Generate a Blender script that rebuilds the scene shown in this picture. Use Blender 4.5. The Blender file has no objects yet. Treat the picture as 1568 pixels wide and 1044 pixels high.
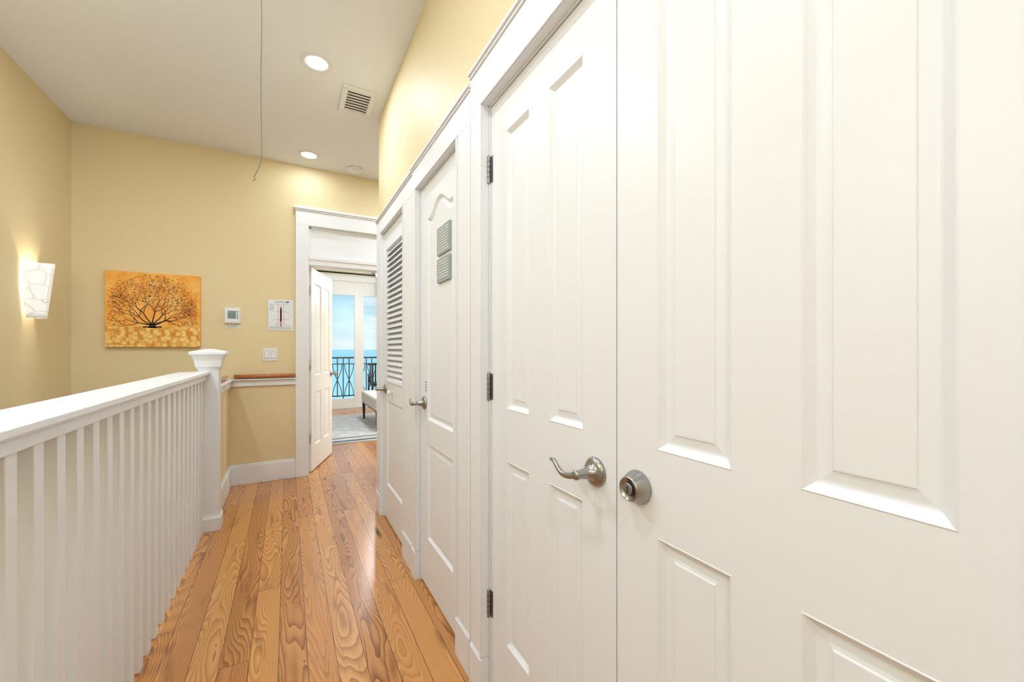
import bpy, math, random
from mathutils import Vector, Matrix
random.seed(7)
scene = bpy.context.scene
COL = scene.collection

# ------------------------------------------------------------------ node helpers
def new_mat(name):
    m = bpy.data.materials.new(name); m.use_nodes = True
    nt = m.node_tree
    return m, nt, nt.nodes['Principled BSDF']

def setp(b, **k):
    mp = {'base':'Base Color','rough':'Roughness','metal':'Metallic','spec':'Specular IOR Level',
          'coat':'Coat Weight','coatr':'Coat Roughness','emis':'Emission Color','estr':'Emission Strength','trans':'Transmission Weight'}
    for a, v in k.items():
        b.inputs[mp[a]].default_value = v

def N(nt, t, **k):
    n = nt.nodes.new(t)
    for a, v in k.items(): setattr(n, a, v)
    return n

def mth(nt, op, a, b=None, c=None, clamp=False):
    n = nt.nodes.new('ShaderNodeMath'); n.operation = op; n.use_clamp = clamp
    for i, v in enumerate((a, b, c)):
        if v is None: continue
        if isinstance(v, (int, float)): n.inputs[i].default_value = v
        else: nt.links.new(v, n.inputs[i])
    return n.outputs[0]

def mixc(nt, fac, a, b, mode='MIX'):
    n = nt.nodes.new('ShaderNodeMix'); n.data_type = 'RGBA'; n.blend_type = mode
    for sock, v in ((n.inputs[0], fac), (n.inputs[6], a), (n.inputs[7], b)):
        if isinstance(v, (int, float)): sock.default_value = v
        elif isinstance(v, tuple): sock.default_value = v
        else: nt.links.new(v, sock)
    return n.outputs[2]

def ramp(nt, fac, stops):
    n = nt.nodes.new('ShaderNodeValToRGB')
    el = n.color_ramp.elements
    el[0].position = stops[0][0]; el[0].color = stops[0][1]
    el[1].position = stops[-1][0]; el[1].color = stops[-1][1]
    for p, c in stops[1:-1]:
        e = el.new(p); e.color = c
    nt.links.new(fac, n.inputs[0])
    return n.outputs[0]

def paint(name, col, rough=0.45, var=0.02, bump=0.05, scale=60, spec=0.5):
    m, nt, b = new_mat(name)
    g = N(nt, 'ShaderNodeNewGeometry')
    ns = N(nt, 'ShaderNodeTexNoise'); ns.inputs['Scale'].default_value = 1.3
    nt.links.new(g.outputs['Position'], ns.inputs['Vector'])
    c2 = tuple(max(0, x - var) for x in col[:3]) + (1,)
    nt.links.new(mixc(nt, ns.outputs[0], col, c2), b.inputs['Base Color'])
    n2 = N(nt, 'ShaderNodeTexNoise'); n2.inputs['Scale'].default_value = scale
    nt.links.new(g.outputs['Position'], n2.inputs['Vector'])
    bp = N(nt, 'ShaderNodeBump'); bp.inputs['Strength'].default_value = bump; bp.inputs['Distance'].default_value = 0.002
    nt.links.new(n2.outputs[0], bp.inputs['Height']); nt.links.new(bp.outputs[0], b.inputs['Normal'])
    setp(b, rough=rough, spec=spec)
    return m

M_WHITE = paint('white_gloss_paint', (0.865, 0.87, 0.885, 1), 0.36, 0.01, 0.08, 25, 0.35)
M_CEIL = paint('ceiling_paint', (0.86, 0.88, 0.92, 1), 0.8, 0.01)
M_YEL = paint('yellow_wall_paint', (0.80, 0.665, 0.405, 1), 0.55, 0.02, spec=.35)
M_BEDW = paint('bedroom_wall_paint', (0.80, 0.74, 0.55, 1), 0.6, 0.02)

def metal(name, col, rough):
    m, nt, b = new_mat(name)
    g = N(nt, 'ShaderNodeNewGeometry')
    ns = N(nt, 'ShaderNodeTexNoise'); ns.inputs['Scale'].default_value = 40
    nt.links.new(g.outputs['Position'], ns.inputs['Vector'])
    nt.links.new(mth(nt, 'MULTIPLY_ADD', ns.outputs[0], 0.04, rough - 0.02), b.inputs['Roughness'])
    setp(b, base=col, metal=1.0)
    return m
M_NICK = metal('satin_nickel', (0.38, 0.37, 0.36, 1), 0.28)
M_DKMET = metal('dark_metal', (0.10, 0.10, 0.11, 1), 0.4)
M_HINGE = metal('hinge_metal', (0.34, 0.34, 0.35, 1), 0.35)

def plain(name, col, rough=0.5, metal_=0.0, estr=0.0, ecol=None):
    m, nt, b = new_mat(name)
    g = N(nt, 'ShaderNodeNewGeometry')
    ns = N(nt, 'ShaderNodeTexNoise'); ns.inputs['Scale'].default_value = 40
    nt.links.new(g.outputs['Position'], ns.inputs['Vector'])
    c2 = tuple(x * 0.9 for x in col[:3]) + (1,)
    nt.links.new(mixc(nt, ns.outputs[0], col, c2), b.inputs['Base Color'])
    setp(b, rough=rough, metal=metal_)
    if estr: setp(b, emis=ecol or col, estr=estr)
    return m
M_BLACK = plain('black_iron', (0.012, 0.012, 0.014, 1), 0.45)
M_DARK = plain('dark_gap', (0.02, 0.02, 0.02, 1), 0.9)
M_DKWOOD = plain('dark_wood', (0.03, 0.02, 0.015, 1), 0.35)
M_PLAST = plain('white_plastic', (0.86, 0.86, 0.86, 1), 0.35)
M_PAPER = plain('paper', (0.86, 0.87, 0.90, 1), 0.4)
M_INK = plain('ink_grey', (0.25, 0.27, 0.30, 1), 0.7)
M_RED = plain('ink_red', (0.55, 0.05, 0.08, 1), 0.7)
M_BLUE = plain('ink_blue', (0.12, 0.22, 0.55, 1), 0.7)
M_LCD = plain('lcd', (0.08, 0.14, 0.11, 1), 0.2)
M_PLAQ = plain('plaque_grey', (0.36, 0.41, 0.40, 1), 0.4)
M_PTXT = plain('plaque_text', (0.80, 0.82, 0.80, 1), 0.5)
M_CORD = plain('cord', (0.22, 0.20, 0.17, 1), 0.8)
M_FABRIC = plain('bench_fabric', (0.82, 0.82, 0.80, 1), 0.9)
M_CURT = plain('curtain_cloth', (0.25, 0.26, 0.18, 1), 0.9)
M_LAMP = plain('lamp_lens', (1, 0.98, 0.94, 1), 0.4, 0, 6.0, (1, 0.99, 0.97, 1))
M_STONE = plain('balcony_deck', (0.6, 0.58, 0.54, 1), 0.8)
M_VENTSHADE = plain('vent_shade', (0.05, 0.05, 0.05, 1), 0.8)

# --- heart pine floor
def wood_floor():
    m, nt, b = new_mat('heart_pine_floor')
    g = N(nt, 'ShaderNodeNewGeometry')
    sx = N(nt, 'ShaderNodeSeparateXYZ'); nt.links.new(g.outputs['Position'], sx.inputs[0])
    X, Y = sx.outputs[0], sx.outputs[1]
    W = 0.100
    px = mth(nt, 'DIVIDE', mth(nt, 'ADD', X, 5.03), W)
    idx = mth(nt, 'FLOOR', px); fr = mth(nt, 'FRACT', px)
    wn = N(nt, 'ShaderNodeTexWhiteNoise', noise_dimensions='1D'); nt.links.new(idx, wn.inputs['W'])
    r = wn.outputs['Value']
    py = mth(nt, 'ADD', mth(nt, 'DIVIDE', Y, 2.1), mth(nt, 'MULTIPLY', r, 7.3))
    iy = mth(nt, 'FLOOR', py); fy = mth(nt, 'FRACT', py)
    def plank_rand(k):
        w_ = N(nt, 'ShaderNodeTexWhiteNoise', noise_dimensions='1D')
        nt.links.new(mth(nt, 'ADD', mth(nt, 'MULTIPLY', iy, 17.31+k), mth(nt, 'MULTIPLY', idx, 3.17+k)), w_.inputs['W'])
        return w_.outputs['Value']
    r2 = plank_rand(0.0); r3 = plank_rand(5.71); r4 = plank_rand(11.3)
    cv = N(nt, 'ShaderNodeCombineXYZ')
    nt.links.new(mth(nt, 'ADD', mth(nt, 'MULTIPLY', X, 8.0), mth(nt, 'MULTIPLY', r2, 40.0)), cv.inputs[0])
    nt.links.new(mth(nt, 'ADD', mth(nt, 'MULTIPLY', Y, 1.1), mth(nt, 'MULTIPLY', r2, 23.0)), cv.inputs[1])
    n1 = N(nt, 'ShaderNodeTexNoise'); n1.inputs['Scale'].default_value = 1.0; n1.inputs['Detail'].default_value = 1.3
    n1.inputs['Roughness'].default_value = 0.38
    nt.links.new(cv.outputs[0], n1.inputs['Vector'])
    wob = N(nt, 'ShaderNodeTexNoise'); wob.inputs['Scale'].default_value = 13; wob.inputs['Detail'].default_value = 3
    nt.links.new(g.outputs['Position'], wob.inputs['Vector'])
    slope = mth(nt, 'MULTIPLY', mth(nt, 'MULTIPLY', X, 5.0), mth(nt, 'POWER', r3, 1.6))
    vo = N(nt, 'ShaderNodeTexVoronoi'); vo.inputs['Scale'].default_value = 0.75
    nt.links.new(cv.outputs[0], vo.inputs['Vector'])
    kn = mth(nt, 'SUBTRACT', 1.0, mth(nt, 'DIVIDE', vo.outputs['Distance'], 0.40), clamp=True)
    n1v = mth(nt, 'ADD', n1.outputs[0], mth(nt, 'MULTIPLY', mth(nt, 'POWER', kn, 2.0), 0.34))
    n1v = mth(nt, 'ADD', n1v, slope)
    n1v = mth(nt, 'ADD', n1v, mth(nt, 'MULTIPLY', wob.outputs[0], 0.024))
    ring = mth(nt, 'FRACT', mth(nt, 'MULTIPLY', n1v, 26.0))
    ring = mth(nt, 'POWER', ring, 1.8)
    cf = N(nt, 'ShaderNodeCombineXYZ')
    nt.links.new(mth(nt, 'MULTIPLY', X, 300.0), cf.inputs[0]); nt.links.new(mth(nt, 'MULTIPLY', Y, 7.0), cf.inputs[1])
    n2 = N(nt, 'ShaderNodeTexNoise'); n2.inputs['Scale'].default_value = 1.0
    nt.links.new(cf.outputs[0], n2.inputs['Vector'])
    light = mixc(nt, r2, (0.80, 0.40, 0.125, 1), (0.62, 0.255, 0.065, 1))
    light = mixc(nt, mth(nt, 'MULTIPLY', mth(nt, 'GREATER_THAN', r4, 0.8), 0.4), light, (0.50, 0.17, 0.04, 1))
    light = mixc(nt, mth(nt, 'MULTIPLY', wob.outputs[0], 0.22), light, (0.88, 0.53, 0.21, 1))
    dark = mixc(nt, r4, (0.38, 0.105, 0.016, 1), (0.21, 0.048, 0.009, 1))
    amt = mth(nt, 'MULTIPLY', ring, mth(nt, 'MULTIPLY_ADD', r4, 0.40, 0.60), clamp=True)
    c = mixc(nt, amt, light, dark)
    c = mixc(nt, mth(nt, 'MULTIPLY', n2.outputs[0], 0.28), c, (0.42, 0.145, 0.035, 1))
    cs = N(nt, 'ShaderNodeCombineXYZ')
    nt.links.new(mth(nt, 'ADD', mth(nt, 'MULTIPLY', X, 22.0), mth(nt, 'MULTIPLY', r3, 31.0)), cs.inputs[0]); nt.links.new(mth(nt, 'MULTIPLY', Y, 2.2), cs.inputs[1])
    n4 = N(nt, 'ShaderNodeTexNoise'); n4.inputs['Scale'].default_value = 1.0; n4.inputs['Detail'].default_value = 3
    nt.links.new(cs.outputs[0], n4.inputs['Vector'])
    st = ramp(nt, n4.outputs[0], [(0.60, (0,0,0,1)), (0.72, (1,1,1,1))])
    c = mixc(nt, mth(nt, 'MULTIPLY', st, 0.65), c, (0.16, 0.045, 0.012, 1))
    kdark = mth(nt, 'SUBTRACT', 1.0, mth(nt, 'DIVIDE', vo.outputs['Distance'], 0.125), clamp=True)
    wsel = N(nt, 'ShaderNodeSeparateColor'); nt.links.new(vo.outputs['Color'], wsel.inputs[0])
    sel = mth(nt, 'GREATER_THAN', wsel.outputs[0], 0.25)
    kd = mth(nt, 'MULTIPLY', mth(nt, 'MULTIPLY', kdark, 2.2, clamp=True), sel, clamp=True)
    c = mixc(nt, kd, c, (0.045, 0.014, 0.006, 1))
    gap = mth(nt, 'LESS_THAN', mth(nt, 'MINIMUM', fr, mth(nt, 'SUBTRACT', 1.0, fr)), 0.012)
    gapy = mth(nt, 'LESS_THAN', fy, 0.0012)
    gp = mth(nt, 'MAXIMUM', gap, gapy)
    c = mixc(nt, mth(nt, 'MULTIPLY', gp, 0.88), c, (0.05, 0.018, 0.008, 1))
    nt.links.new(c, b.inputs['Base Color'])
    bp = N(nt, 'ShaderNodeBump'); bp.inputs['Strength'].default_value = 0.25; bp.inputs['Distance'].default_value = 0.001
    n3 = N(nt, 'ShaderNodeTexNoise'); n3.inputs['Scale'].default_value = 9
    nt.links.new(g.outputs['Position'], n3.inputs['Vector'])
    h = mth(nt, 'SUBTRACT', mth(nt, 'MULTIPLY', n3.outputs[0], 1.0), gp)
    nt.links.new(h, bp.inputs['Height']); nt.links.new(bp.outputs[0], b.inputs['Normal'])
    setp(b, rough=0.26, coat=0.25, coatr=0.14)
    return m
M_FLOOR = wood_floor()

def rail_wood():
    m, nt, b = new_mat('handrail_wood')
    g = N(nt, 'ShaderNodeNewGeometry')
    w = N(nt, 'ShaderNodeTexNoise'); w.inputs['Scale'].default_value = 30
    nt.links.new(g.outputs['Position'], w.inputs['Vector'])
    nt.links.new(mixc(nt, w.outputs[0], (0.58, 0.20, 0.06, 1), (0.36, 0.10, 0.03, 1)), b.inputs['Base Color'])
    setp(b, rough=0.25, coat=0.4)
    return m
M_RWOOD = rail_wood()

def sconce_glass():
    m, nt, b = new_mat('sconce_glass')
    g = N(nt, 'ShaderNodeNewGeometry')
    vo = N(nt, 'ShaderNodeTexVoronoi', feature='DISTANCE_TO_EDGE'); vo.inputs['Scale'].default_value = 11
    nt.links.new(g.outputs['Position'], vo.inputs['Vector'])
    ln = mth(nt, 'LESS_THAN', vo.outputs['Distance'], 0.020)
    c = mixc(nt, ln, (0.90, 0.89, 0.87, 1), (0.70, 0.62, 0.50, 1))
    nt.links.new(c, b.inputs['Base Color']); nt.links.new(c, b.inputs['Emission Color'])
    setp(b, rough=0.25, estr=0.24)
    return m
M_SCONCE = sconce_glass()

def canvas_mat(z0, z1):
    m, nt, b = new_mat('painted_canvas')
    g = N(nt, 'ShaderNodeNewGeometry')
    s = N(nt, 'ShaderNodeSeparateXYZ'); nt.links.new(g.outputs['Position'], s.inputs[0])
    n1 = N(nt, 'ShaderNodeTexNoise'); n1.inputs['Scale'].default_value = 9; n1.inputs['Detail'].default_value = 5
    nt.links.new(g.outputs['Position'], n1.inputs['Vector'])
    sky = ramp(nt, n1.outputs[0], [(0.3, (0.90, 0.32, 0.04, 1)), (0.5, (0.98, 0.46, 0.08, 1)), (0.7, (0.99, 0.60, 0.17, 1))])
    vo = N(nt, 'ShaderNodeTexVoronoi', distance='CHEBYCHEV'); vo.inputs['Scale'].default_value = 30
    nt.links.new(g.outputs['Position'], vo.inputs['Vector'])
    gr = ramp(nt, vo.outputs['Distance'], [(0.0, (0.98, 0.76, 0.38, 1)), (0.35, (0.93, 0.58, 0.16, 1)), (0.6, (0.74, 0.30, 0.04, 1))])
    k = mth(nt, 'LESS_THAN', s.outputs[2], z0 + (z1 - z0) * 0.275)
    nt.links.new(mixc(nt, k, sky, gr), b.inputs['Base Color'])
    setp(b, rough=0.6, spec=.3)
    return m

def rug_mat():
    m, nt, b = new_mat('rug_weave')
    g = N(nt, 'ShaderNodeNewGeometry')
    s = N(nt, 'ShaderNodeSeparateXYZ'); nt.links.new(g.outputs['Position'], s.inputs[0])
    vo = N(nt, 'ShaderNodeTexVoronoi'); vo.inputs['Scale'].default_value = 9
    nt.links.new(g.outputs['Position'], vo.inputs['Vector'])
    c = ramp(nt, vo.outputs['Distance'], [(0.2, (0.66, 0.68, 0.69, 1)), (0.5, (0.54, 0.56, 0.59, 1))])
    d = mth(nt, 'SUBTRACT', s.outputs[1], 5.62)
    k1 = mth(nt, 'LESS_THAN', mth(nt, 'ABSOLUTE', mth(nt, 'SUBTRACT', d, 0.10)), 0.05)
    k2 = mth(nt, 'LESS_THAN', mth(nt, 'ABSOLUTE', mth(nt, 'SUBTRACT', d, 0.30)), 0.03)
    c = mixc(nt, mth(nt, 'MAXIMUM', k1, k2), c, (0.12, 0.14, 0.17, 1))
    nt.links.new(c, b.inputs['Base Color']); setp(b, rough=0.95)
    return m

def sea_mat():
    m, nt, b = new_mat('sea_water')
    g = N(nt, 'ShaderNodeNewGeometry')
    s = N(nt, 'ShaderNodeSeparateXYZ'); nt.links.new(g.outputs['Position'], s.inputs[0])
    f = mth(nt, 'DIVIDE', s.outputs[1], 350.0, clamp=True)
    c = ramp(nt, f, [(0.05, (0.60, 0.86, 0.85, 1)), (0.3, (0.42, 0.78, 0.80, 1)), (0.8, (0.32, 0.67, 0.75, 1)), (1.0, (0.29, 0.62, 0.71, 1))])
    n = N(nt, 'ShaderNodeTexNoise'); n.inputs['Scale'].default_value = 0.3; n.inputs['Detail'].default_value = 6
    nt.links.new(g.outputs['Position'], n.inputs['Vector'])
    c = mixc(nt, mth(nt, 'MULTIPLY', n.outputs[0], 0.35), c, (0.6, 0.85, 0.88, 1))
    nt.links.new(c, b.inputs['Base Color']); setp(b, rough=0.6)
    return m

def glass_mat():
    m = bpy.data.materials.new('window_glass'); m.use_nodes = True
    nt = m.node_tree; nt.nodes.clear()
    o = N(nt, 'ShaderNodeOutputMaterial'); t = N(nt, 'ShaderNodeBsdfTransparent'); gl = N(nt, 'ShaderNodeBsdfGlossy')
    gl.inputs['Roughness'].default_value = 0.35
    mx = N(nt, 'ShaderNodeMixShader'); mx.inputs[0].default_value = 0.03
    t.inputs[0].default_value = (0.97, 0.99, 0.99, 1)
    nt.links.new(t.outputs[0], mx.inputs[1]); nt.links.new(gl.outputs[0], mx.inputs[2])
    nt.links.new(mx.outputs[0], o.inputs[0])
    return m
M_GLASS = glass_mat()

# ------------------------------------------------------------------ mesh builder
class MB:
    def __init__(s): s.v = []; s.f = []; s.mi = []; s.mats = []; s.sm = []
    def _m(s, mat):
        if mat not in s.mats: s.mats.append(mat)
        return s.mats.index(mat)
    def add(s, vs, fs, mat, smooth=False):
        o = len(s.v); s.v += [Vector(v) for v in vs]; k = s._m(mat)
        for f in fs:
            s.f.append([i + o for i in f]); s.mi.append(k); s.sm.append(smooth)
        return s
    def box(s, x0, x1, y0, y1, z0, z1, mat):
        vs = [(x, y, z) for x in (x0, x1) for y in (y0, y1) for z in (z0, z1)]
        return s.add(vs, [(0,1,3,2),(4,6,7,5),(0,4,5,1),(2,3,7,6),(0,2,6,4),(1,5,7,3)], mat)
    def hull8(s, pts, mat):
        return s.add(pts, [(0,1,3,2),(4,6,7,5),(0,4,5,1),(2,3,7,6),(0,2,6,4),(1,5,7,3)], mat)
    def lathe(s, c, axis, prof, mat, seg=28, smooth=True, a0=0, a1=2*math.pi, sx=1, sy=1):
        ax = Vector(axis).normalized()
        ref = Vector((0,0,1)) if abs(ax.z) < .9 else Vector((1,0,0))
        u = ref.cross(ax).normalized(); w = ax.cross(u)
        full = abs(a1 - a0 - 2*math.pi) < 1e-6
        n = seg if full else seg + 1
        vs = []
        for h, r in prof:
            for i in range(n):
                a = a0 + (a1 - a0) * i / seg
                vs.append(Vector(c) + ax*h + u*(r*math.cos(a)*sx) + w*(r*math.sin(a)*sy))
        fs = []
        for j in range(len(prof)-1):
            for i in range(seg):
                k = (i+1) % n if full else i+1
                fs.append((j*n+i, j*n+k, (j+1)*n+k, (j+1)*n+i))
        if full:
            if prof[0][1] > 1e-5: fs.append(tuple(range(n))[::-1])
            if prof[-1][1] > 1e-5: fs.append(tuple((len(prof)-1)*n+i for i in range(n)))
        return s.add(vs, fs, mat, smooth)
    def sweep(s, pts, radii, mat, seg=14, up=(0,0,1), smooth=True):
        pts = [Vector(p) for p in pts]; vs = []
        for i, p in enumerate(pts):
            t = (pts[min(i+1, len(pts)-1)] - pts[max(i-1, 0)]).normalized()
            uu = Vector(up); sd = t.cross(uu)
            if sd.length < 1e-4: sd = t.cross(Vector((1,0,0)))
            sd.normalize(); uu = sd.cross(t)
            ra, rb = radii[i] if isinstance(radii, list) else (radii, radii)
            for k in range(seg):
                a = 2*math.pi*k/seg
                vs.append(p + sd*(ra*math.cos(a)) + uu*(rb*math.sin(a)))
        fs = [(i*seg+k, i*seg+(k+1)%seg, (i+1)*seg+(k+1)%seg, (i+1)*seg+k) for i in range(len(pts)-1) for k in range(seg)]
        fs.append(tuple(range(seg))[::-1]); fs.append(tuple((len(pts)-1)*seg+k for k in range(seg)))
        return s.add(vs, fs, mat, smooth)
    def loft_sq(s, cx, cy, prof, mat):
        vs = []
        for z, h in prof: vs += [(cx-h, cy-h, z), (cx+h, cy-h, z), (cx+h, cy+h, z), (cx-h, cy+h, z)]
        fs = [(j*4+i, j*4+(i+1)%4, j*4+4+(i+1)%4, j*4+4+i) for j in range(len(prof)-1) for i in range(4)]
        fs.append((3,2,1,0)); n = (len(prof)-1)*4; fs.append((n, n+1, n+2, n+3))
        return s.add(vs, fs, mat)
    def obj(s, name, parent=None, bevel=0, bseg=2, normals=True):
        lo = Vector([min(v[i] for v in s.v) for i in range(3)]); hi = Vector([max(v[i] for v in s.v) for i in range(3)])
        c = (lo + hi) / 2
        me = bpy.data.meshes.new(name)
        me.from_pydata([v - c for v in s.v], [], s.f)
        for m in s.mats: me.materials.append(m)
        for p, k, q in zip(me.polygons, s.mi, s.sm): p.material_index = k; p.use_smooth = q
        me.validate()
        if normals:
            import bmesh
            bm = bmesh.new(); bm.from_mesh(me); bmesh.ops.recalc_face_normals(bm, faces=bm.faces); bm.to_mesh(me); bm.free()
        o = bpy.data.objects.new(name, me); COL.objects.link(o); o.location = c
        if bevel:
            b = o.modifiers.new('bevel', 'BEVEL'); b.width = bevel; b.segments = bseg; b.limit_method = 'ANGLE'; b.angle_limit = 0.6
            b.harden_normals = False
        if parent:
            o.parent = parent; o.matrix_parent_inverse = Matrix.Translation(-Vector(parent.location))
        return o

def empty(name, loc):
    e = bpy.data.objects.new(name, None); COL.objects.link(e); e.location = loc; e.empty_display_size = 0.1
    return e

# ------------------------------------------------------------------ dimensions
XR = 0.615      # right wall face
XD = 0.622      # closet door face
XL = -1.458     # left (stair) wall
YF = 4.38       # end wall
YB = -1.7       # back wall
ZC = 2.98       # ceiling
YE = 3.22       # end of closet wall

# ------------------------------------------------------------------ shell
MB().box(-0.56, 2.0, YB, 8.95, -0.06, 0, M_FLOOR).obj('floor')
MB().box(XL, -0.56, YB, -0.95, -0.06, 0, M_FLOOR).obj('floor_landing')
MB().box(-2.2, -0.56, 4.52, 8.95, -0.06, 0, M_FLOOR).box(2.0, 3.6, 4.52, 8.95, -0.06, 0, M_FLOOR).obj('floor_bedroom')
MB().box(XL-.1, 3.7, YB, 9.05, ZC, ZC+.1, M_CEIL).box(-2.3, XL-.1, 4.5, 9.05, ZC, ZC+.1, M_CEIL).obj('ceiling')
MB().box(XL-.1, XL, YB, YF+.12, -2.7, ZC, M_YEL).obj('wall_left')
MB().box(XL, 2.0, YB-.1, YB, -2.7, ZC, M_YEL).obj('wall_back')
MB().box(2.0, 2.1, YB, YF+.12, 0, ZC, M_YEL).obj('wall_east')
MB().box(XL, -0.56, YB, YF, -2.8, -2.7, M_FLOOR).obj('floor_lower_level')
MB().box(-0.62, -0.56, YB, YF, -2.7, -0.06, M_YEL).obj('wall_stairwell')

ops = [(0.037, 1.275), (1.531, 2.117), (2.41, 3.06)]
w = MB()
w.box(XR, XR+.11, YB, YE, 2.066, ZC, M_YEL)
prev = YB
for a, b_ in ops:
    w.box(XR, XR+.11, prev, a, 0, 2.066, M_YEL); prev = b_
w.box(XR, XR+.11, prev, YE, 0, 2.066, M_YEL)
w.box(XR+.11, 2.0, YE-.11, YE, 0, ZC, M_YEL)
w.obj('wall_right')

DL, DR = 0.183, 0.945
w = MB()
w.box(XL, DL-.02, YF, YF+.12, -2.7, ZC, M_YEL).box(DR+.02, 2.0, YF, YF+.12, 0, ZC, M_YEL)
w.box(DL-.02, DR+.02, YF, YF+.12, 2.43, ZC, M_YEL)
w.obj('wall_far')

# ------------------------------------------------------------------ trim on closet wall
def casing(n, a, b_, wl, wr, th, zt=2.2):
    t = MB(); x1 = XR; x0 = XR - th
    for y0, y1, side in ((b_, b_+wl, 1), (a-wr, a, -1)):
        t.box(x0, x1, y0, y1, 0.15, 2.066, M_WHITE)
        t.box(x0-.006, x1, y0, y1, 0, 0.145, M_WHITE)
        t.box(x0-.003, x1, y0+.002, y1-.002, 0.145, 0.152, M_WHITE)
        if side == 1: t.box(x0-.004, x0, y0, y0+.012, 0.152, 2.066, M_WHITE)
        else: t.box(x0-.004, x0, y1-.012, y1, 0.152, 2.066, M_WHITE)
    t.box(x0, x1, a-wr, b_+wl, 2.066, zt-.022, M_WHITE)
    t.box(x0-.004, x0, a-.012, b_+.012, 2.066, 2.078, M_WHITE)
    t.box(x0-.006, x1, a-wr-.001, b_+wl+.001, zt-.022, zt-.012, M_WHITE)
    t.box(x0-.013, x1, a-wr-.003, b_+wl+.003, zt-.012, zt, M_WHITE)
    t.obj('trim_%d' % n, bevel=.003)
casing(1, 0.037, 1.275, 0.096, 0.11, 0.028, 2.225)
casing(2, 1.531, 2.117, 0.072, 0.140, 0.022, 2.20)
casing(3, 2.41, 3.06, 0.150, 0.208, 0.018, 2.195)
t = MB()
for a, b_ in ops:
    t.box(XR, XR+.11, a-.0, a+.0035, 0, 2.066, M_WHITE); t.box(XR, XR+.11, b_-.0035, b_, 0, 2.066, M_WHITE)
    t.box(XR, XR+.11, a, b_, 2.0625, 2.066, M_WHITE)
t.obj('trim_4')

def panel_loops(a0, a1, z0, z1, arch, ins, dep, n=24):
    def top(a):
        if not arch: return z1
        tt = (a - a0) / (a1 - a0)
        k = max(0.0, min(1.0, (tt-.08)/.84)); 
        return z1 - arch + arch * (0.5 - 0.5*math.cos(2*math.pi*k))**0.8
    pts = []
    for i, d in zip(ins, dep):
        L = [(a0+i, z0+i, d), (a1-i, z0+i, d)]
        m = n if arch else 1
        for k in range(m+1):
            a = (a1-i) + ((a0+i)-(a1-i))*k/m
            ta = a0 + (a-(a0+i))/((a1-a0-2*i))*(a1-a0)
            L.append((a, top(ta)-i, d))
        pts.append(L)
    return pts, top

def leaf_face(mb, P, W, z0, z1, panels, mat):
    xs = sorted(set([0, W] + [p[0] for p in panels] + [p[1] for p in panels]))
    zs = sorted(set([z0, z1] + [p[2] for p in panels] + [p[3] for p in panels]))
    for i in range(len(xs)-1):
        for j in range(len(zs)-1):
            cx = (xs[i]+xs[i+1])/2; cz = (zs[j]+zs[j+1])/2
            if any(p[0] < cx < p[1] and p[2] < cz < p[3] for p in panels): continue
            mb.add([P(xs[i], zs[j], 0), P(xs[i+1], zs[j], 0), P(xs[i+1], zs[j+1], 0), P(xs[i], zs[j+1], 0)], [(0,1,2,3)], mat)
    ins = [0, .002, .004, .008, .012, .0145, .017, .020, .034, .0355, .037]
    dep = [0, .0010, -.0005, -.0045, -.0080, -.0100, -.0106, -.0106, -.0085, -.0065, -.0062]
    for p in panels:
        arch = p[4] if len(p) > 4 else 0
        if len(p) > 5: continue
        L, top = panel_loops(p[0], p[1], p[2], p[3], arch, ins, dep)
        n = len(L[0]); vs = [P(*q) for l in L for q in l]; fs = []
        for j in range(len(L)-1):
            for i in range(n): fs.append((j*n+i, j*n+(i+1)%n, (j+1)*n+(i+1)%n, (j+1)*n+i))
        fs.append(tuple((len(L)-1)*n+i for i in range(n)))
        mb.add(vs, fs, mat)
        if arch:
            tp = L[0][2:]
            for k in range(len(tp)-1):
                q0, q1 = tp[k], tp[k+1]
                mb.add([P(q0[0], q0[1], 0), P(q0[0], p[3], 0), P(q1[0], p[3], 0), P(q1[0], q1[1], 0)], [(0,1,2,3)], mat)

def leaf_sides(mb, P, W, z0, z1, th, mat, back=True):
    c = [(0,z0),(W,z0),(W,z1),(0,z1)]
    vs = [P(a,z,0) for a,z in c] + [P(a,z,-th) for a,z in c]
    fs = [(i,(i+1)%4,4+(i+1)%4,4+i) for i in range(4)]
    if back: fs.append((4,5,6,7))
    mb.add(vs, fs, mat)

def hinge(mb, x, y, z, dirn=(1,0)):
    mb.lathe((x, y, z-.045), (0,0,1), [(-.006,.002),(-.003,.006),(0,.0065),(.09,.0065),(.093,.006),(.096,.002)], M_HINGE, 12)
    for k in range(1,5):
        mb.lathe((x, y, z-.045+k*.018-.0008), (0,0,1), [(0,.0069),(.0016,.0069)], M_DARK, 12)
def hinge_plate(mb, x, y0, y1, z):
    mb.box(x-.002, x, y0, y1, z-.045, z+.045, M_HINGE)

def lever(parent, x, y, z, sgn=1, name='lever_handle', L=.112):
    m = MB()
    m.lathe((x, y, z), (-1,0,0), [(0,.033),(.004,.034),(.009,.031),(.012,.024),(.014,.016),(.045,.010),(.060,.011),(.063,.008),(.064,.001)], M_NICK, 32)
    pts = []; rad = []
    for i in range(26):
        t = i/25
        yy = y + sgn*(-.006 + t*L)
        zz = z + .003 - .011*math.sin(math.pi*min(1,t*1.3)) + .017*max(0,(t-.45)/.55)**1.2 - .008*max(0,(t-.85)/.15)
        xx = x - .054 - .008*math.sin(t*math.pi)
        pts.append((xx, yy, zz)); rad.append((.0045 + .003*(1-t), .0085 - .0042*t))
    rad[0] = (.004,.005); rad[-1] = (.002,.002)
    m.sweep(pts, rad, M_NICK, 16)
    return m.obj(name, parent)

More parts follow.
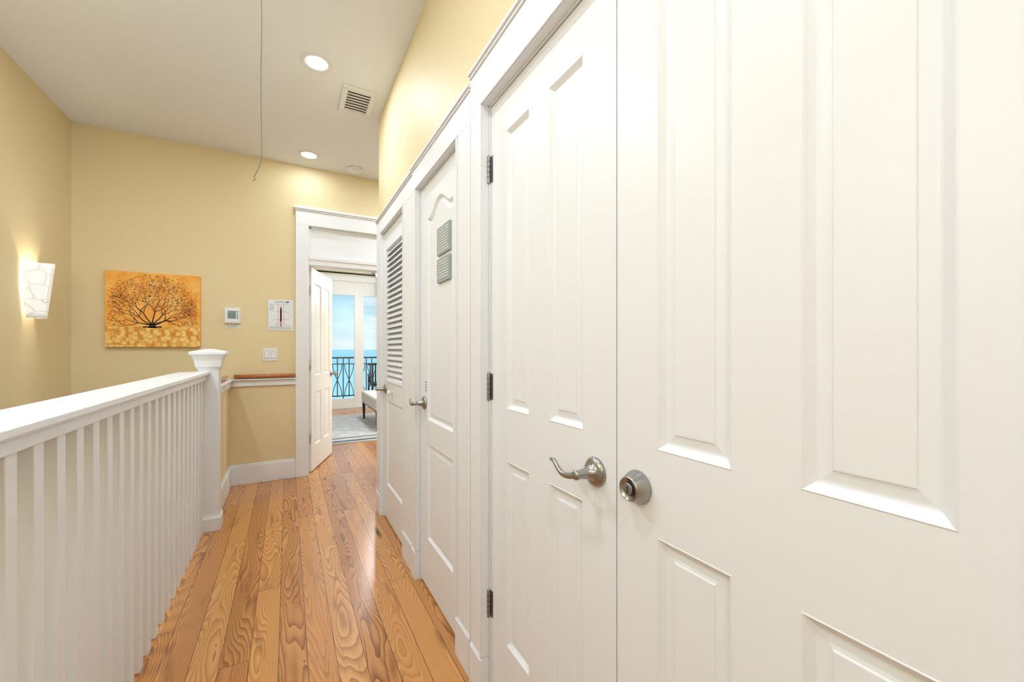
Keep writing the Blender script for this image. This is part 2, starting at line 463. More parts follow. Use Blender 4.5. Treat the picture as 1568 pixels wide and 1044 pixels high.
DZ0, DZ1 = 0.012, 2.060
def closet_leaf(name, ya, yb, panels, mat=M_WHITE):
    e = empty(name, (XD+.017, (ya+yb)/2, 0))
    m = MB(); P = lambda a, z, d: (XD - d, ya + a, z)
    leaf_face(m, P, yb-ya, DZ0, DZ1, panels, mat); leaf_sides(m, P, yb-ya, DZ0, DZ1, .035, mat)
    m.obj('leaf', e, normals=False)
    return e

y0, y1 = 0.6565, 1.2700
pz = [(1.025, 1.93), (0.257, 0.858)]
e1 = closet_leaf('door_1', y0, y1, [(a, b_, c, d) for a, b_ in ((.111,.258),(.359,.502)) for c, d in pz])
lever(e1, XD, 0.722, 0.938, 1)
for i, z in enumerate((1.845, 1.09, 0.335)):
    m = MB(); hinge(m, XD-.008, 1.2745, z); hinge_plate(m, XD, 1.255, 1.2715, z); m.obj('hinge_%d' % (i+1), e1)
y0, y1 = 0.0420, 0.6530
e2 = closet_leaf('door_2', y0, y1, [(a, b_, c, d) for a, b_ in ((.103,.2545),(.353,.504)) for c, d in pz])
m = MB()
m.lathe((XD, 0.592, 0.942), (-1,0,0), [(0,.032),(.003,.034),(.006,.034),(.018,.029),(.028,.0245),(.031,.023),(.031,.0215),(.029,.021),(.029,.001)], M_NICK, 36)
m.lathe((XD-.029, 0.592, 0.942), (-1,0,0), [(0,.012),(.002,.012),(.0025,.010)], M_HINGE, 20)
m.box(XD-.0322, XD-.031, 0.591, 0.593, 0.935, 0.948, M_DARK)
m.obj('deadbolt', e2)
for i, z in enumerate((1.845, 1.09, 0.335)):
    m = MB(); hinge(m, XD-.008, 0.0385, z); m.obj('hinge_%d' % (i+1), e2)

y0, y1 = 1.5365, 2.1120
e3 = closet_leaf('door_3', y0, y1, [(.103,.468,0.86,1.945,.065), (.103,.468,.256,.746)])
lever(e3, XD, 2.050, 0.943, 1, L=.09)
for i, z in enumerate((1.86, 1.075, 0.335)):
    m = MB(); hinge(m, XD-.008, 1.533, z); hinge_plate(m, XD, 1.537, 1.551, z); m.obj('hinge_%d' % (i+1), e3)
for nm, za, zb in (('sign_plaque_upper', 1.658, 1.785), ('sign_plaque_lower', 1.53, 1.638)):
    m = MB(); m.box(XD-.004, XD+.0065, 1.675, 1.845, za, zb, M_PLAQ)
    z = zb-.012
    while z > za+.012:
        yl = 1.690+random.uniform(0, .015)
        while yl < 1.825:
            wl = random.uniform(.010, .030); m.box(XD-.0052, XD-.0038, yl, min(yl+wl, 1.832), z-.005, z, M_PTXT); yl += wl+.005
        z -= .0125
    m.obj(nm, e3)
m = MB()
for k in range(4):
    m.box(XD-.001, XD, 2.020, 2.040, 1.005+k*.014, 1.012+k*.014, M_INK)
m.obj('small_label', e3)

y0, y1 = 2.4155, 3.0550; W = y1-y0
e4 = empty('door_4', (XD+.017, (y0+y1)/2, 0))
m = MB(); P = lambda a, z, d: (XD - d, y0 + a, z)
lp = (.08, W-.09, 1.0, 1.925)
leaf_face(m, P, W, DZ0, DZ1, [lp + (0, 1), (.08, W-.09, .255, .86)], M_WHITE)
leaf_sides(m, P, W, DZ0, DZ1, .035, M_WHITE, back=True)
a0, a1 = y0+lp[0], y0+lp[1]
for s0, s1, za, zb in ((a0, a0+.003, 1.0, 1.925), (a1-.003, a1, 1.0, 1.925), (a0, a1, .997, 1.0), (a0, a1, 1.925, 1.928)):
    m.box(XD, XD+.03, s0, s1, za, zb, M_WHITE)
m.box(XD+.028, XD+.0345, a0, a1, 1.0, 1.925, M_WHITE)
nsl = 25
for k in range(nsl):
    z = 1.0 + .018 + k*(.925-.036)/(nsl-1)
    m.hull8([(XD-.001, a0, z-.020), (XD-.001, a0, z-.010), (XD-.001, a1, z-.020), (XD-.001, a1, z-.010),
             (XD+.026, a0, z+.010), (XD+.026, a0, z+.020), (XD+.026, a1, z+.010), (XD+.026, a1, z+.020)], M_WHITE)
m.obj('leaf', e4, normals=False)
m = MB()
for s0, s1, za, zb in ((a0-.012, a0, .988, 1.937), (a1, a1+.012, .988, 1.937), (a0, a1, .988, 1.0), (a0, a1, 1.925, 1.937)):
    m.box(XD-.005, XD, s0, s1, za, zb, M_WHITE)
m.obj('louver_bead', e4, bevel=.002)
m = MB(); m.lathe((XD, 2.79, 0.925), (-1,0,0), [(0,.010),(.012,.008),(.018,.016),(.027,.018),(.033,.013),(.036,.001)], M_WHITE, 20); m.obj('pull_knob', e4)
lever(e4, XD, 3.00, 0.934, 1, L=.09)
for i, z in enumerate((1.86, 1.10, 0.34)):
    m = MB(); hinge(m, XD-.008, 2.412, z); hinge_plate(m, XD, 2.416, 2.430, z); m.obj('hinge_%d' % (i+1), e4)

t = MB()
t.box(XR-.016, XR, 3.212, YE, 0, .17, M_WHITE).box(XR-.016, 2.0, YE, YE+.016, 0, .17, M_WHITE)
t.box(XR-.009, 2.0, YE, YE+.010, .17, .185, M_WHITE)
t.obj('baseboard_return', bevel=.003)
t = MB(); t.box(XR-.016, XR, YB, -.075, 0, .17, M_WHITE); t.obj('baseboard_right', bevel=.003)

# ------------------------------------------------------------------ far wall doorway trim
t = MB(); yf = YF - .022
CL, CR = 0.068, 1.06
for a, b_ in ((CL, DL-.005), (DR+.005, CR)):
    t.box(a, b_, yf, YF, 0, 2.41, M_WHITE)
t.box(CL, CR, yf, YF, 2.41, 2.545, M_WHITE)
t.box(CL-.006, CR+.006, yf-.008, YF, 2.545, 2.560, M_WHITE)
t.box(CL-.014, CR+.014, yf-.018, YF, 2.560, 2.583, M_WHITE)
t.box(DL-.02, DL, YF-.012, YF+.135, 0, 2.43, M_WHITE).box(DR, DR+.02, YF-.012, YF+.135, 0, 2.43, M_WHITE)
t.box(DL, DR, YF-.012, YF+.135, 2.405, 2.43, M_WHITE)
t.box(DL, DR, YF-.014, YF+.13, 2.035, 2.105, M_WHITE)
t.box(DL, DR, YF-.022, YF-.014, 2.085, 2.118, M_WHITE)
t.obj('trim_5', bevel=.003)
t = MB(); t.box(DL, DR, YF+.025, YF+.04, 2.105, 2.405, M_WHITE)
for a, b_, c, d in ((DL, DL+.02, 2.105, 2.405), (DR-.02, DR, 2.105, 2.405), (DL, DR, 2.105, 2.12), (DL, DR, 2.39, 2.405)):
    t.box(a, b_, YF+.012, YF+.027, c, d, M_WHITE)
t.obj('transom_panel', bevel=.002)
t = MB()
t.box(CL, DL-.005, YF+.12, YF+.14, 0, 2.5, M_WHITE).box(DR+.005, CR, YF+.12, YF+.14, 0, 2.5, M_WHITE)
t.obj('trim_6')

# open bedroom door
HX, HY = 0.192, 4.47; al = math.radians(19.5); LW = .745
e5 = empty('door_5', (HX, HY, 0))
dx, dy = math.sin(al), math.cos(al)
nx, ny = dy, -dx
m = MB()
Pf = lambda a, z, d: (HX + dx*a + nx*(.018+d), HY + dy*a + ny*(.018+d), z)
Pb = lambda a, z, d: (HX + dx*a - nx*(.018+d), HY + dy*a - ny*(.018+d), z)
pn = [(a, b_, c, d) for a, b_ in ((.11,.325),(.42,.635)) for c, d in ((.95,1.89),(.25,.79))]
leaf_face(m, Pf, LW, .012, 2.028, pn, M_WHITE); leaf_face(m, Pb, LW, .012, 2.028, pn, M_WHITE)
leaf_sides(m, Pf, LW, .012, 2.028, .036, M_WHITE, back=False)
m.obj('leaf', e5, normals=False)
m = MB()
for z in (1.80, 1.06, .34):
    m.box(DL, DL+.004, 4.40, 4.46, z-.045, z+.045, M_HINGE)
    m.lathe((DL+.006, 4.462, z-.045), (0,0,1), [(0,.006),(.09,.006)], M_HINGE, 12)
m.obj('hinges', e5)
m = MB()
kx, ky = HX+dx*.69, HY+dy*.69
for s in (1, -1):
    m.lathe((kx+s*nx*.018, ky+s*ny*.018, .94), (s*nx, s*ny, 0), [(0,.03),(.008,.03),(.012,.012),(.035,.012),(.042,.024),(.055,.027),(.065,.02),(.067,.001)], M_NICK, 20)
m.obj('knob', e5)

# ------------------------------------------------------------------ baseboards / guard wall
GX0, GX1 = -.52, -.452
t = MB()
t.box(GX1, CL, YF-.018, YF, 0, .165, M_WHITE).box(GX1, CL, YF-.011, YF, .165, .18, M_WHITE)
t.obj('baseboard_far', bevel=.003)
MB().box(GX0, GX1, 3.462, YF, -.06, .885, M_YEL).obj('wall_guard')
t = MB()
t.box(GX1, GX1+.018, 3.462, YF-.018, 0, .165, M_WHITE).box(GX1, GX1+.011, 3.462, YF-.011, .165, .18, M_WHITE)
t.obj('baseboard_guard', bevel=.003)
t = MB()
t.box(GX0-.015, GX1+.018, 3.462, YF, .885, .95, M_WHITE)
t.box(GX1+.018, CL, YF-.02, YF, .885, .95, M_WHITE)
t.box(GX1+.018, CL, YF-.045, YF, .94, .952, M_WHITE).box(GX1+.018, GX1+.035, 3.462, YF, .94, .952, M_WHITE)
t.obj('trim_7', bevel=.003)
t = MB()
t.sweep([(-.475, 3.47, .974), (-.475, 4.30, .974)], [(.026,.019)]*2, M_RWOOD, 16)
t.sweep([(-.415, YF-.035, .974), (.062, YF-.035, .974)], [(.026,.019)]*2, M_RWOOD, 16)
t.obj('wooden_handrail')

# ------------------------------------------------------------------ stair railing
er = empty('stair_railing', (-.53, 1.4, 0))
RX = -.533
m = MB()
YS, YN = -0.93, 3.352
m.box(RX-.082, RX+.080, YS, YN, 1.052, 1.072, M_WHITE)
m.box(RX-.068, RX+.066, YS, YN, 1.042, 1.052, M_WHITE)
m.box(RX-.045, RX+.058, YS, YN, 1.012, 1.042, M_WHITE)
m.obj('cap_rail', er, bevel=.003)
m = MB(); y = YS + .05; BW = .021
while y < YN - .03:
    m.box(RX+.006, RX+.048, y-BW, y+BW, 0, 1.012, M_WHITE); y += .104
m.obj('balusters', er, bevel=.002)
m = MB()
m.loft_sq(-.462, 3.407, [(0,.068),(.085,.068),(.10,.060),(.115,.056),(1.075,.056),(1.09,.060),(1.10,.066),(1.102,.070),(1.115,.071),(1.145,.075),(1.168,.083),(1.182,.090),(1.184,.099),(1.202,.099),(1.205,.093),(1.222,.020)], M_WHITE)
m.obj('newel_post', er, bevel=.002)
m = MB(); m.loft_sq(-.50, -.98, [(0,.06),(.09,.06),(.10,.052),(1.08,.052),(1.12,.07),(1.15,.09),(1.18,.09),(1.22,.03)], M_WHITE); m.obj('newel_post_top', er)

es = empty('staircase', (-1.0, 1.0, -1.5))
m = MB(); n = 15; rise = 2.7/n
for k in range(1, n):
    y = -.95 + (k-1)*.27
    m.box(XL+.001, -.621, y-.02, y+.27, -k*rise-.03, -k*rise, M_FLOOR)
    m.box(XL+.001, -.621, y, y+.018, -k*rise, -(k-1)*rise-.03 if k > 1 else -.06, M_WHITE)
m.obj('steps', es)

# ------------------------------------------------------------------ sconce
SY, SZ0, SZ1 = 3.79, 1.42, 1.78
esc = empty('wall_sconce', (XL, SY, 1.6))
m = MB(); vs = []; fs = []; nn = 24; rows = 10
for j in range(rows+1):
    t_ = j/rows; z = SZ0 + (SZ1-SZ0)*t_
    ry = .060 + .034*t_**.8; rx = .070 + .036*t_
    for i in range(nn+1):
        a = -math.pi/2 + math.pi*i/nn
        zz = z + (.012*math.sin(a*1.0) if j == rows else 0)
        vs.append((XL + .012 + rx*math.cos(a), SY + ry*math.sin(a), zz))
for j in range(rows):
    for i in range(nn): fs.append((j*(nn+1)+i, j*(nn+1)+i+1, (j+1)*(nn+1)+i+1, (j+1)*(nn+1)+i))
m.add(vs, fs, M_SCONCE, True)
o = m.obj('glass_shade', esc); sd = o.modifiers.new('solid', 'SOLIDIFY'); sd.thickness = .003
m = MB(); m.box(XL, XL+.012, SY-.05, SY+.05, 1.50, 1.70, M_NICK); m.box(XL+.012, XL+.05, SY-.012, SY+.012, 1.56, 1.58, M_NICK)
m.obj('backplate', esc, bevel=.002)

# ------------------------------------------------------------------ painting
px0, px1, pz0, pz1 = -1.258, -.658, 1.237, 1.845
ep = empty('tree_painting', ((px0+px1)/2, YF-.02, (pz0+pz1)/2))
MC = canvas_mat(pz0, pz1)
m = MB(); m.box(px0, px1, YF-.036, YF, pz0, pz1, MC); m.obj('canvas', ep, bevel=.003)
M_TREE = plain('tree_paint', (0.05, 0.015, 0.015, 1), 0.6); M_LEAF = plain('leaf_paint', (0.38, 0.05, 0.02, 1), 0.6)
M_LEAF2 = plain('leaf_paint_light', (0.66, 0.15, 0.03, 1), 0.6)
m = MB(); yy = YF-.0366; S = px1-px0
base = (px0+S*.48, pz0+.160)
def inside(x, z): return px0+.02 < x < px1-.015 and base[1]+.004 < z < pz1-.02
def seg(p, q, wa, wb, k):
    d = Vector((q[0]-p[0], q[1]-p[1])); 
    if d.length < 1e-6 or not inside(*q): return
    nrm = Vector((-d.y, d.x)).normalized()
    y_ = yy - k*0.00002
    m.add([(p[0]+nrm.x*wa, y_, p[1]+nrm.y*wa), (p[0]-nrm.x*wa, y_, p[1]-nrm.y*wa), (q[0]-nrm.x*wb, y_, q[1]-nrm.y*wb), (q[0]+nrm.x*wb, y_, q[1]+nrm.y*wb)], [(0,1,2,3)], M_TREE)
def leafdot(x, z, r, mat):
    if not inside(x, z): return
    a0_ = random.random()*6; n_ = 6
    m.add([(x+r*math.cos(a0_+i*2*math.pi/n_), yy-.0006, z+r*.8*math.sin(a0_+i*2*math.pi/n_)) for i in range(n_)], [tuple(range(n_))], mat)
def branch(p, ang, ln, wd, dep):
    q = p; a = ang
    for s_ in range(3):
        a += random.uniform(-.34, .34)
        q2 = (q[0]+math.cos(a)*ln/3, q[1]+math.sin(a)*ln/3)
        seg(q, q2, wd*(1-s_*.12), wd*(1-(s_+1)*.12), dep); q = q2
    if dep >= 3:
        for _ in range(2): leafdot(q[0]+random.gauss(0,.018), q[1]+random.gauss(0,.018), random.uniform(.0022,.0042), random.choice((M_TREE, M_LEAF, M_LEAF2)))
    if dep < 5:
        nb = 3 if dep in (1, 3) else 2
        for i in range(nb):
            branch(q, a + (i-(nb-1)/2)*random.uniform(.55,.85) + random.uniform(-.12,.12), ln*random.uniform(.80,.92), wd*(.50 if dep < 3 else .52), dep+1)
for a in (.22, .65, 1.1, 1.55, 2.0, 2.45, 2.9):
    branch((base[0]+(math.cos(a))*.008, base[1]+.022), a, .092*(.8+.40*abs(math.sin(a))), .0052, 1)
seg((base[0], base[1]-.002), (base[0], base[1]+.045), .026, .011, 0)
seg((base[0]-.06, base[1]+.004), (base[0]+.06, base[1]+.006), .006, .006, 0)
for _ in range(850):
    a = random.random()*math.pi; r = random.uniform(.10,1)**.55
    leafdot(base[0]+math.cos(a)*r*.31, base[1]+.02+math.sin(a)*r*.42, random.uniform(.002,.0044), random.choice((M_TREE, M_LEAF, M_LEAF2)))
m.obj('tree_motif', ep, normals=False)

# ------------------------------------------------------------------ thermostat, papers, switches
et = empty('thermostat', (-.43, YF-.01, 1.515))
m = MB(); m.box(-.491, -.366, YF-.006, YF, 1.445, 1.588, M_PLAST).box(-.483, -.374, YF-.028, YF-.006, 1.452, 1.580, M_PLAST); m.obj('body', et, bevel=.004)
m = MB(); m.box(-.462, -.402, YF-.0290, YF-.028, 1.492, 1.560, M_LCD)
for k in range(4): m.box(-.396, -.384, YF-.031, YF-.028, 1.49+k*.02, 1.50+k*.02, M_INK)
for k in range(6): m.box(-.47+k*.015, -.463+k*.015, YF-.0288, YF-.028, 1.462, 1.466, M_INK)
m.box(-.48, -.38, YF-.001, YF, 1.412, 1.432, M_PAPER); m.box(-.472, -.388, YF-.0014, YF-.001, 1.424, 1.428, M_INK).box(-.472, -.40, YF-.0014, YF-.001, 1.416, 1.419, M_INK)
m.obj('display', et)

ep2 = empty('evacuation_plan_sign', (-.045, YF-.005, 1.54))
m = MB(); m.box(-.156, .050, YF-.004, YF, 1.398, 1.682, M_PAPER); m.obj('sheet', ep2)
m = MB(); y_ = YF-.0045
for z in (1.668, 1.660): m.box(-.10, .0, y_, YF-.004, z-.003, z, M_INK)
for k in range(5): m.box(-.145, -.145+random.uniform(.03,.05), y_, YF-.004, 1.63-k*.012, 1.633-k*.012, M_BLUE)
m.box(-.060, -.046, y_, YF-.004, 1.48, 1.60, M_RED); m.box(-.057, -.049, y_, YF-.004, 1.43, 1.62, M_RED)
for x in (-.075, -.03): m.box(x-.0012, x+.0012, y_, YF-.004, 1.45, 1.64, M_INK)
for z in (1.45, 1.50, 1.57, 1.64): m.box(-.105, .02, y_, YF-.004, z-.001, z+.001, M_INK)
for k in range(3): m.box(-.145, .03, y_, YF-.004, 1.408+k*.01, 1.411+k*.01, M_INK)
m.box(-.008, .012, y_, YF-.004, 1.655, 1.672, M_BLUE)
m.obj('print', ep2)

el = empty('light_switch', (-.137, YF-.003, 1.171))
m = MB(); m.box(-.196, -.080, YF-.006, YF, 1.112, 1.230, M_PLAST); m.obj('plate', el, bevel=.002)
m = MB()
for x in (-.166, -.110):
    m.box(x-.018, x+.018, YF-.0065, YF-.005, 1.136, 1.206, M_INK)
    m.hull8([(x-.0165, YF-.012, 1.138), (x-.0165, YF-.007, 1.204), (x-.0165, YF-.006, 1.138), (x-.0165, YF-.006, 1.204),
             (x+.0165, YF-.012, 1.138), (x+.0165, YF-.007, 1.204), (x+.0165, YF-.006, 1.138), (x+.0165, YF-.006, 1.204)], M_PLAST)
m.obj('rockers', el)

# ------------------------------------------------------------------ ceiling fixtures
LC = (.76, .868, 1.0)
K = 1.82
def can(x, y, W_, col=LC):
    e = empty('recessed_light', (x, y, ZC))
    m = MB(); m.lathe((x, y, ZC), (0,0,-1), [(0,.085),(.004,.085),(.006,.080),(.004,.066),(.0005,.062)], M_PLAST, 40); m.obj('trim_ring', e)
    m = MB(); m.lathe((x, y, ZC), (0,0,-1), [(0.0,.061),(.002,.061)], M_LAMP, 36); m.obj('lens', e)
    l = bpy.data.lights.new('can_lamp', 'AREA'); l.shape = 'DISK'; l.size = .12; l.energy = W_; l.color = col
    o = bpy.data.objects.new('lamp', l); COL.objects.link(o); o.location = (x, y, ZC-.006)
    o.parent = e; o.matrix_parent_inverse = Matrix.Translation(-Vector((x, y, ZC)))
can(.158, 2.761, 6*K); can(.171, 4.106, 1.4*K); can(-.25, 0.9, 6*K); can(-.25, -0.9, 5.5*K); can(-1.0, 2.2, 10*K)  # cans over the near hall and stairwell are unseen, added for more light
can(1.3, 3.8, 7*K)  # unseen can, added to light the side hall

ev = empty('ceiling_vent', (.435, 3.05, ZC))
m = MB(); x0, x1, y0, y1 = .325, .545, 2.885, 3.215; f = .036
m.box(x0, x1, y0, y0+f, ZC-.010, ZC, M_PLAST).box(x0, x1, y1-f, y1, ZC-.010, ZC, M_PLAST)
m.box(x0, x0+f, y0+f, y1-f, ZC-.010, ZC, M_PLAST).box(x1-f, x1, y0+f, y1-f, ZC-.010, ZC, M_PLAST)
m.obj('frame', ev, bevel=.003)
m = MB(); m.box(x0+f, x1-f, y0+f, y1-f, ZC-.0015, ZC-.0005, M_VENTSHADE); m.obj('duct_shade', ev)  # flat dark sheet painted in as the shade behind the slats
m = MB(); k = y0+f+.012
while k < y1-f-.008:
    m.hull8([(x0+f, k+.0045, ZC-.009), (x0+f, k-.0035, ZC-.004), (x0+f, k+.0055, ZC-.008), (x0+f, k-.0025, ZC-.003),
             (x1-f, k+.0045, ZC-.009), (x1-f, k-.0035, ZC-.004), (x1-f, k+.0055, ZC-.008), (x1-f, k-.0025, ZC-.003)], M_PLAST)
    k += .0335
m.obj('slats', ev)
m = MB(); m.lathe((.575, 4.20, ZC), (0,0,-1), [(0,.068),(.012,.068),(.016,.060),(.030,.056),(.038,.045),(.040,.020),(.040,.001)], M_PLAST, 36); m.obj('smoke_detector')

m = MB(); cx, cy = -.0816, 1.7
pts = [(cx+.001*math.sin(i*.9), cy, ZC - (ZC-1.90)*i/16) for i in range(17)] + [(cx-.006, cy, 1.87), (cx-.016, cy, 1.845), (cx-.022, cy, 1.832), (cx-.018, cy, 1.822), (cx-.026, cy, 1.816)]
m.sweep(pts, .0014, M_CORD, 8, up=(0,1,0)); m.obj('attic_pull_cord')

# ------------------------------------------------------------------ bedroom
YW = 8.95
w = MB()
w.box(-2.2, -.62, YW, YW+.14, 0, ZC, M_BEDW).box(.08, .62, YW, YW+.14, 0, ZC, M_BEDW).box(2.01, 3.6, YW, YW+.14, 0, ZC, M_BEDW)
w.box(-.62, .08, YW, YW+.14, 2.5, ZC, M_BEDW).box(.62, 2.01, YW, YW+.14, 2.62, ZC, M_BEDW)
w.obj('wall_bedroom_window')
MB().box(-2.3, -2.2, YF+.12, YW+.14, 0, ZC, M_BEDW).obj('wall_bedroom_left')
MB().box(3.6, 3.7, YF+.12, YW+.14, 0, ZC, M_BEDW).obj('wall_bedroom_right')
MB().box(-2.2, XL-.1, YF+.02, YF+.12, 0, ZC, M_BEDW).box(2.1, 3.6, YF+.02, YF+.12, 0, ZC, M_BEDW).obj('wall_bedroom_near')
def french(name, fx0, fx1, gl, ztop):
    e = empty(name, ((fx0+fx1)/2, YW, 0)); m = MB()
    m.box(fx0-.09, fx0, YW-.02, YW+.0, 0, ztop+.09, M_WHITE).box(fx1, fx1+.09, YW-.02, YW, 0, ztop+.09, M_WHITE)
    m.box(fx0-.09, fx1+.09, YW-.022, YW, ztop, ztop+.11, M_WHITE)
    cur = fx0
    for a, b_ in gl:
        m.box(cur, a, YW+.03, YW+.08, 0, ztop, M_WHITE); cur = b_
        m.box(a, b_, YW+.03, YW+.08, 0, .20, M_WHITE).box(a, b_, YW+.03, YW+.08, 2.34, ztop, M_WHITE)
    m.box(cur, fx1, YW+.03, YW+.08, 0, ztop, M_WHITE)
    m.obj('frame', e, bevel=.004)
    g_ = MB()
    for a, b_ in gl: g_.box(a, b_, YW+.053, YW+.057, .20, 2.34, M_GLASS)
    g_.obj('glass', e)
french('window_1', .62, 2.01, [(.755, 1.225), (1.405, 1.875)], 2.62)
french('window_2', -.62, .08, [(-.5, -.04)], 2.5)
ecu = empty('curtain', (1.4, YW-.13, 2.7))
m = MB(); m.sweep([(.35, YW-.13, 2.76), (2.4, YW-.13, 2.76)], .016, M_BLACK, 12, up=(0,0,1))
m.lathe((.35, YW-.13, 2.76), (-1,0,0), [(0,.014),(.01,.03),(.04,.03),(.06,.002)], M_BLACK)
for x in (.45, 2.3): m.box(x-.01, x+.01, YW-.13, YW, 2.74, 2.755, M_BLACK)
m.obj('rod', ecu)
m = MB(); vs = []; n_ = 40
for i in range(n_+1):
    x = 1.68 + .5*i/n_; y_ = YW-.13 + .03*math.sin(i*1.3)
    vs += [(x, y_, .03), (x, y_, 2.735)]
m.add(vs, [(2*i, 2*i+2, 2*i+3, 2*i+1) for i in range(n_)], M_CURT, True); m.obj('cloth', ecu)
MB().box(.2, 3.0, 5.62, 8.0, 0.0, .012, rug_mat()).obj('area_rug')
eb = empty('bedroom_bench', (1.36, 6.8, 0))
m = MB(); m.box(1.13, 1.60, 6.17, 7.46, .30, .50, M_FABRIC); m.obj('seat', eb, bevel=.035, bseg=4)
m = MB()
for x in (1.165, 1.565):
    for y_ in (6.215, 7.415): m.loft_sq(x, y_, [(.012,.014),(.31,.024)], M_DKWOOD)
m.box(1.15, 1.58, 6.20, 7.43, .285, .302, M_DKWOOD)
m.obj('legs', eb)
ef = empty('ceiling_fan', (1.32, 6.5, ZC))
m = MB()
m.lathe((1.32, 6.5, ZC), (0,0,-1), [(0,.07),(.05,.06),(.06,.015),(.42,.015),(.43,.09),(.47,.11),(.54,.11),(.57,.08)], M_DKMET)
m.lathe((1.32, 6.5, ZC-.57), (0,0,-1), [(0,.08),(.02,.13),(.06,.12),(.10,.07),(.115,.001)], plain('fan_lamp_glass', (.95,.95,.92,1), .3, 0, 1.2, (1,.97,.92,1)))
m.obj('motor', ef)
m = MB()
for k in range(5):
    a = k*2*math.pi/5 + .35; d = Vector((math.cos(a), math.sin(a), 0)); s_ = Vector((-math.sin(a), math.cos(a), 0)); c0 = Vector((1.32, 6.5, ZC-.50))
    P_ = []
    for r_, wd_ in ((.10,.02),(.20,.05),(.55,.07),(.64,.055)):
        for sg in (-1, 1):
            for zz in (0, .008): P_.append(c0 + d*r_ + s_*wd_*sg + Vector((0,0,zz+sg*wd_*.2)))
    fs = []
    for j in range(3):
        o_ = j*4; fs += [(o_,o_+4,o_+6,o_+2),(o_+1,o_+3,o_+7,o_+5),(o_,o_+1,o_+5,o_+4),(o_+2,o_+6,o_+7,o_+3)]
    fs += [(0,2,3,1),(12,13,15,14)]
    m.add(P_, fs, M_DKWOOD)
m.obj('blades', ef)

# ------------------------------------------------------------------ balcony & sea
MB().box(-3, 5, YW+.14, 10.6, -.15, -.02, M_STONE).obj('balcony_floor')
m = MB(); yb = 10.35
m.box(-3, 5, yb-.025, yb+.025, 1.0, 1.035, M_BLACK).box(-3, 5, yb-.012, yb+.012, .10, .125, M_BLACK).box(-3, 5, yb-.012, yb+.012, .86, .88, M_BLACK)
x = -3; k = 0
while x < 5:
    m.box(x-.01, x+.01, yb-.01, yb+.01, (-.02 if k % 8 == 0 else .12), 1.0, M_BLACK)
    if k % 2 == 0:
        for sg in (-1, 1):
            m.sweep([(x+.13+sg*(.10*math.cos(math.pi*i/10)), yb, .12+.74*i/10) for i in range(11)], .008, M_BLACK, 8, up=(0,1,0))
    x += .13; k += 1
m.obj('balcony_railing')
ec = empty('balcony_chair', (2.05, 9.8, 0))
m = MB()
for x in (1.68, 2.22):
    for y_ in (9.5, 10.0): m.box(x-.02, x+.02, y_-.02, y_+.02, -.02, .62, M_BLACK)
    m.box(x-.03, x+.03, 9.47, 10.03, .60, .64, M_BLACK)
m.box(1.66, 2.24, 9.48, 10.02, .38, .44, M_BLACK); 
for k in range(9): m.box(1.70+k*.06, 1.73+k*.06, 10.0, 10.02, .44, .86, M_BLACK)
m.box(1.66, 2.24, 9.99, 10.03, .84, .89, M_BLACK)
m.obj('frame', ec, bevel=.004)
m = MB(); m.add([(-4000, 12, -9), (4000, 12, -9), (4000, 9000, -9), (-4000, 9000, -9)], [(0,1,2,3)], sea_mat()); m.obj('sea')

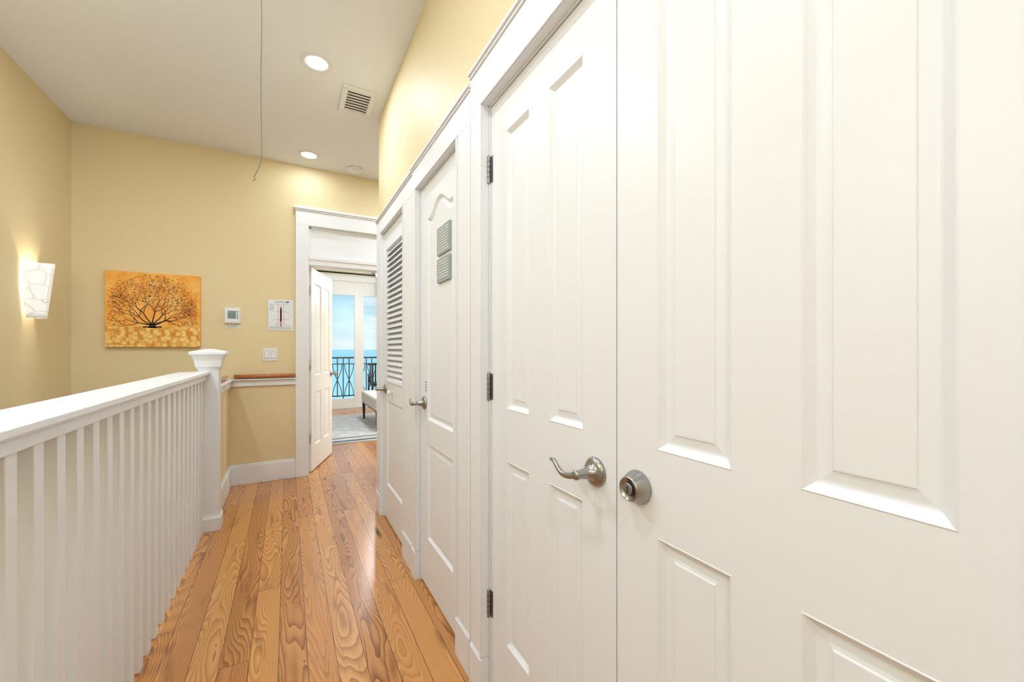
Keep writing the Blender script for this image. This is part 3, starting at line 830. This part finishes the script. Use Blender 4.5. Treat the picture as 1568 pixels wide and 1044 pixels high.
# ------------------------------------------------------------------ lights
def pt(name, loc, W_, r=.05, col=(1,1,1)):
    l = bpy.data.lights.new(name, 'POINT'); l.energy = W_; l.shadow_soft_size = r; l.color = col
    o = bpy.data.objects.new(name, l); COL.objects.link(o); o.location = loc; return o
pt('sconce_bulb', (XL+.060, SY, 1.62), 2.6, .02, (1, .93, .82))
pt('hall_fill', (-.85, -1.1, 2.0), 11.5*K, .25, LC)  # added fill light behind the camera, unseen and without a fixture
pt('stairwell_fill', (-1.1, .5, 2.0), 10*K, .2, LC)  # unseen fill added above the stairs to brighten the hall, no fixture
pt('fan_lamp', (1.32, 6.5, ZC-.80), 75, .1, (.9, .96, 1))
pt('bedroom_fill', (2.8, 5.2, 1.6), 65, .15, (.92, .97, 1))  # extra fill to brighten the bedroom, out of view, no fixture
sl = bpy.data.lights.new('sun', 'SUN'); sl.energy = 2.6; sl.angle = .01; so = bpy.data.objects.new('sun', sl); COL.objects.link(so)
so.rotation_euler = (math.radians(38), 0, math.radians(20)); so.location = (0, -5, 20)

wd = bpy.data.worlds.new('sky'); scene.world = wd; wd.use_nodes = True; nt = wd.node_tree
bg = nt.nodes['Background']; tc = N(nt, 'ShaderNodeTexCoord'); s = N(nt, 'ShaderNodeSeparateXYZ')
nt.links.new(tc.outputs['Generated'], s.inputs[0])
sky = ramp(nt, s.outputs[2], [(0.0, (0.72, 0.89, 0.93, 1)), (0.05, (0.54, 0.79, 0.88, 1)), (0.16, (0.27, 0.57, 0.77, 1)), (0.6, (0.10, 0.36, 0.70, 1))])
mp = N(nt, 'ShaderNodeMapping'); mp.inputs['Scale'].default_value = (6, 6, 22); nt.links.new(tc.outputs['Generated'], mp.inputs[0])
ns = N(nt, 'ShaderNodeTexNoise'); ns.inputs['Scale'].default_value = 1.2; ns.inputs['Detail'].default_value = 6; nt.links.new(mp.outputs[0], ns.inputs['Vector'])
cf = ramp(nt, ns.outputs[0], [(0.45, (0,0,0,1)), (0.7, (1,1,1,1))])
nt.links.new(mixc(nt, cf, sky, (0.85, 0.92, 0.97, 1)), bg.inputs[0]); bg.inputs[1].default_value = 1.05

scene.view_settings.view_transform = 'Standard'
scene.view_settings.look = 'None'
scene.view_settings.exposure = 0.0

cd = bpy.data.cameras.new('camera'); cam = bpy.data.objects.new('camera', cd); COL.objects.link(cam)
cam.location = (0, 0, 1.22); cam.rotation_euler = (math.radians(90), 0, math.radians(-29.02))
cd.sensor_width = 36; cd.lens = 620/1568*36; cd.shift_y = 0.008; cd.clip_start = .02; cd.clip_end = 10000
scene.camera = cam
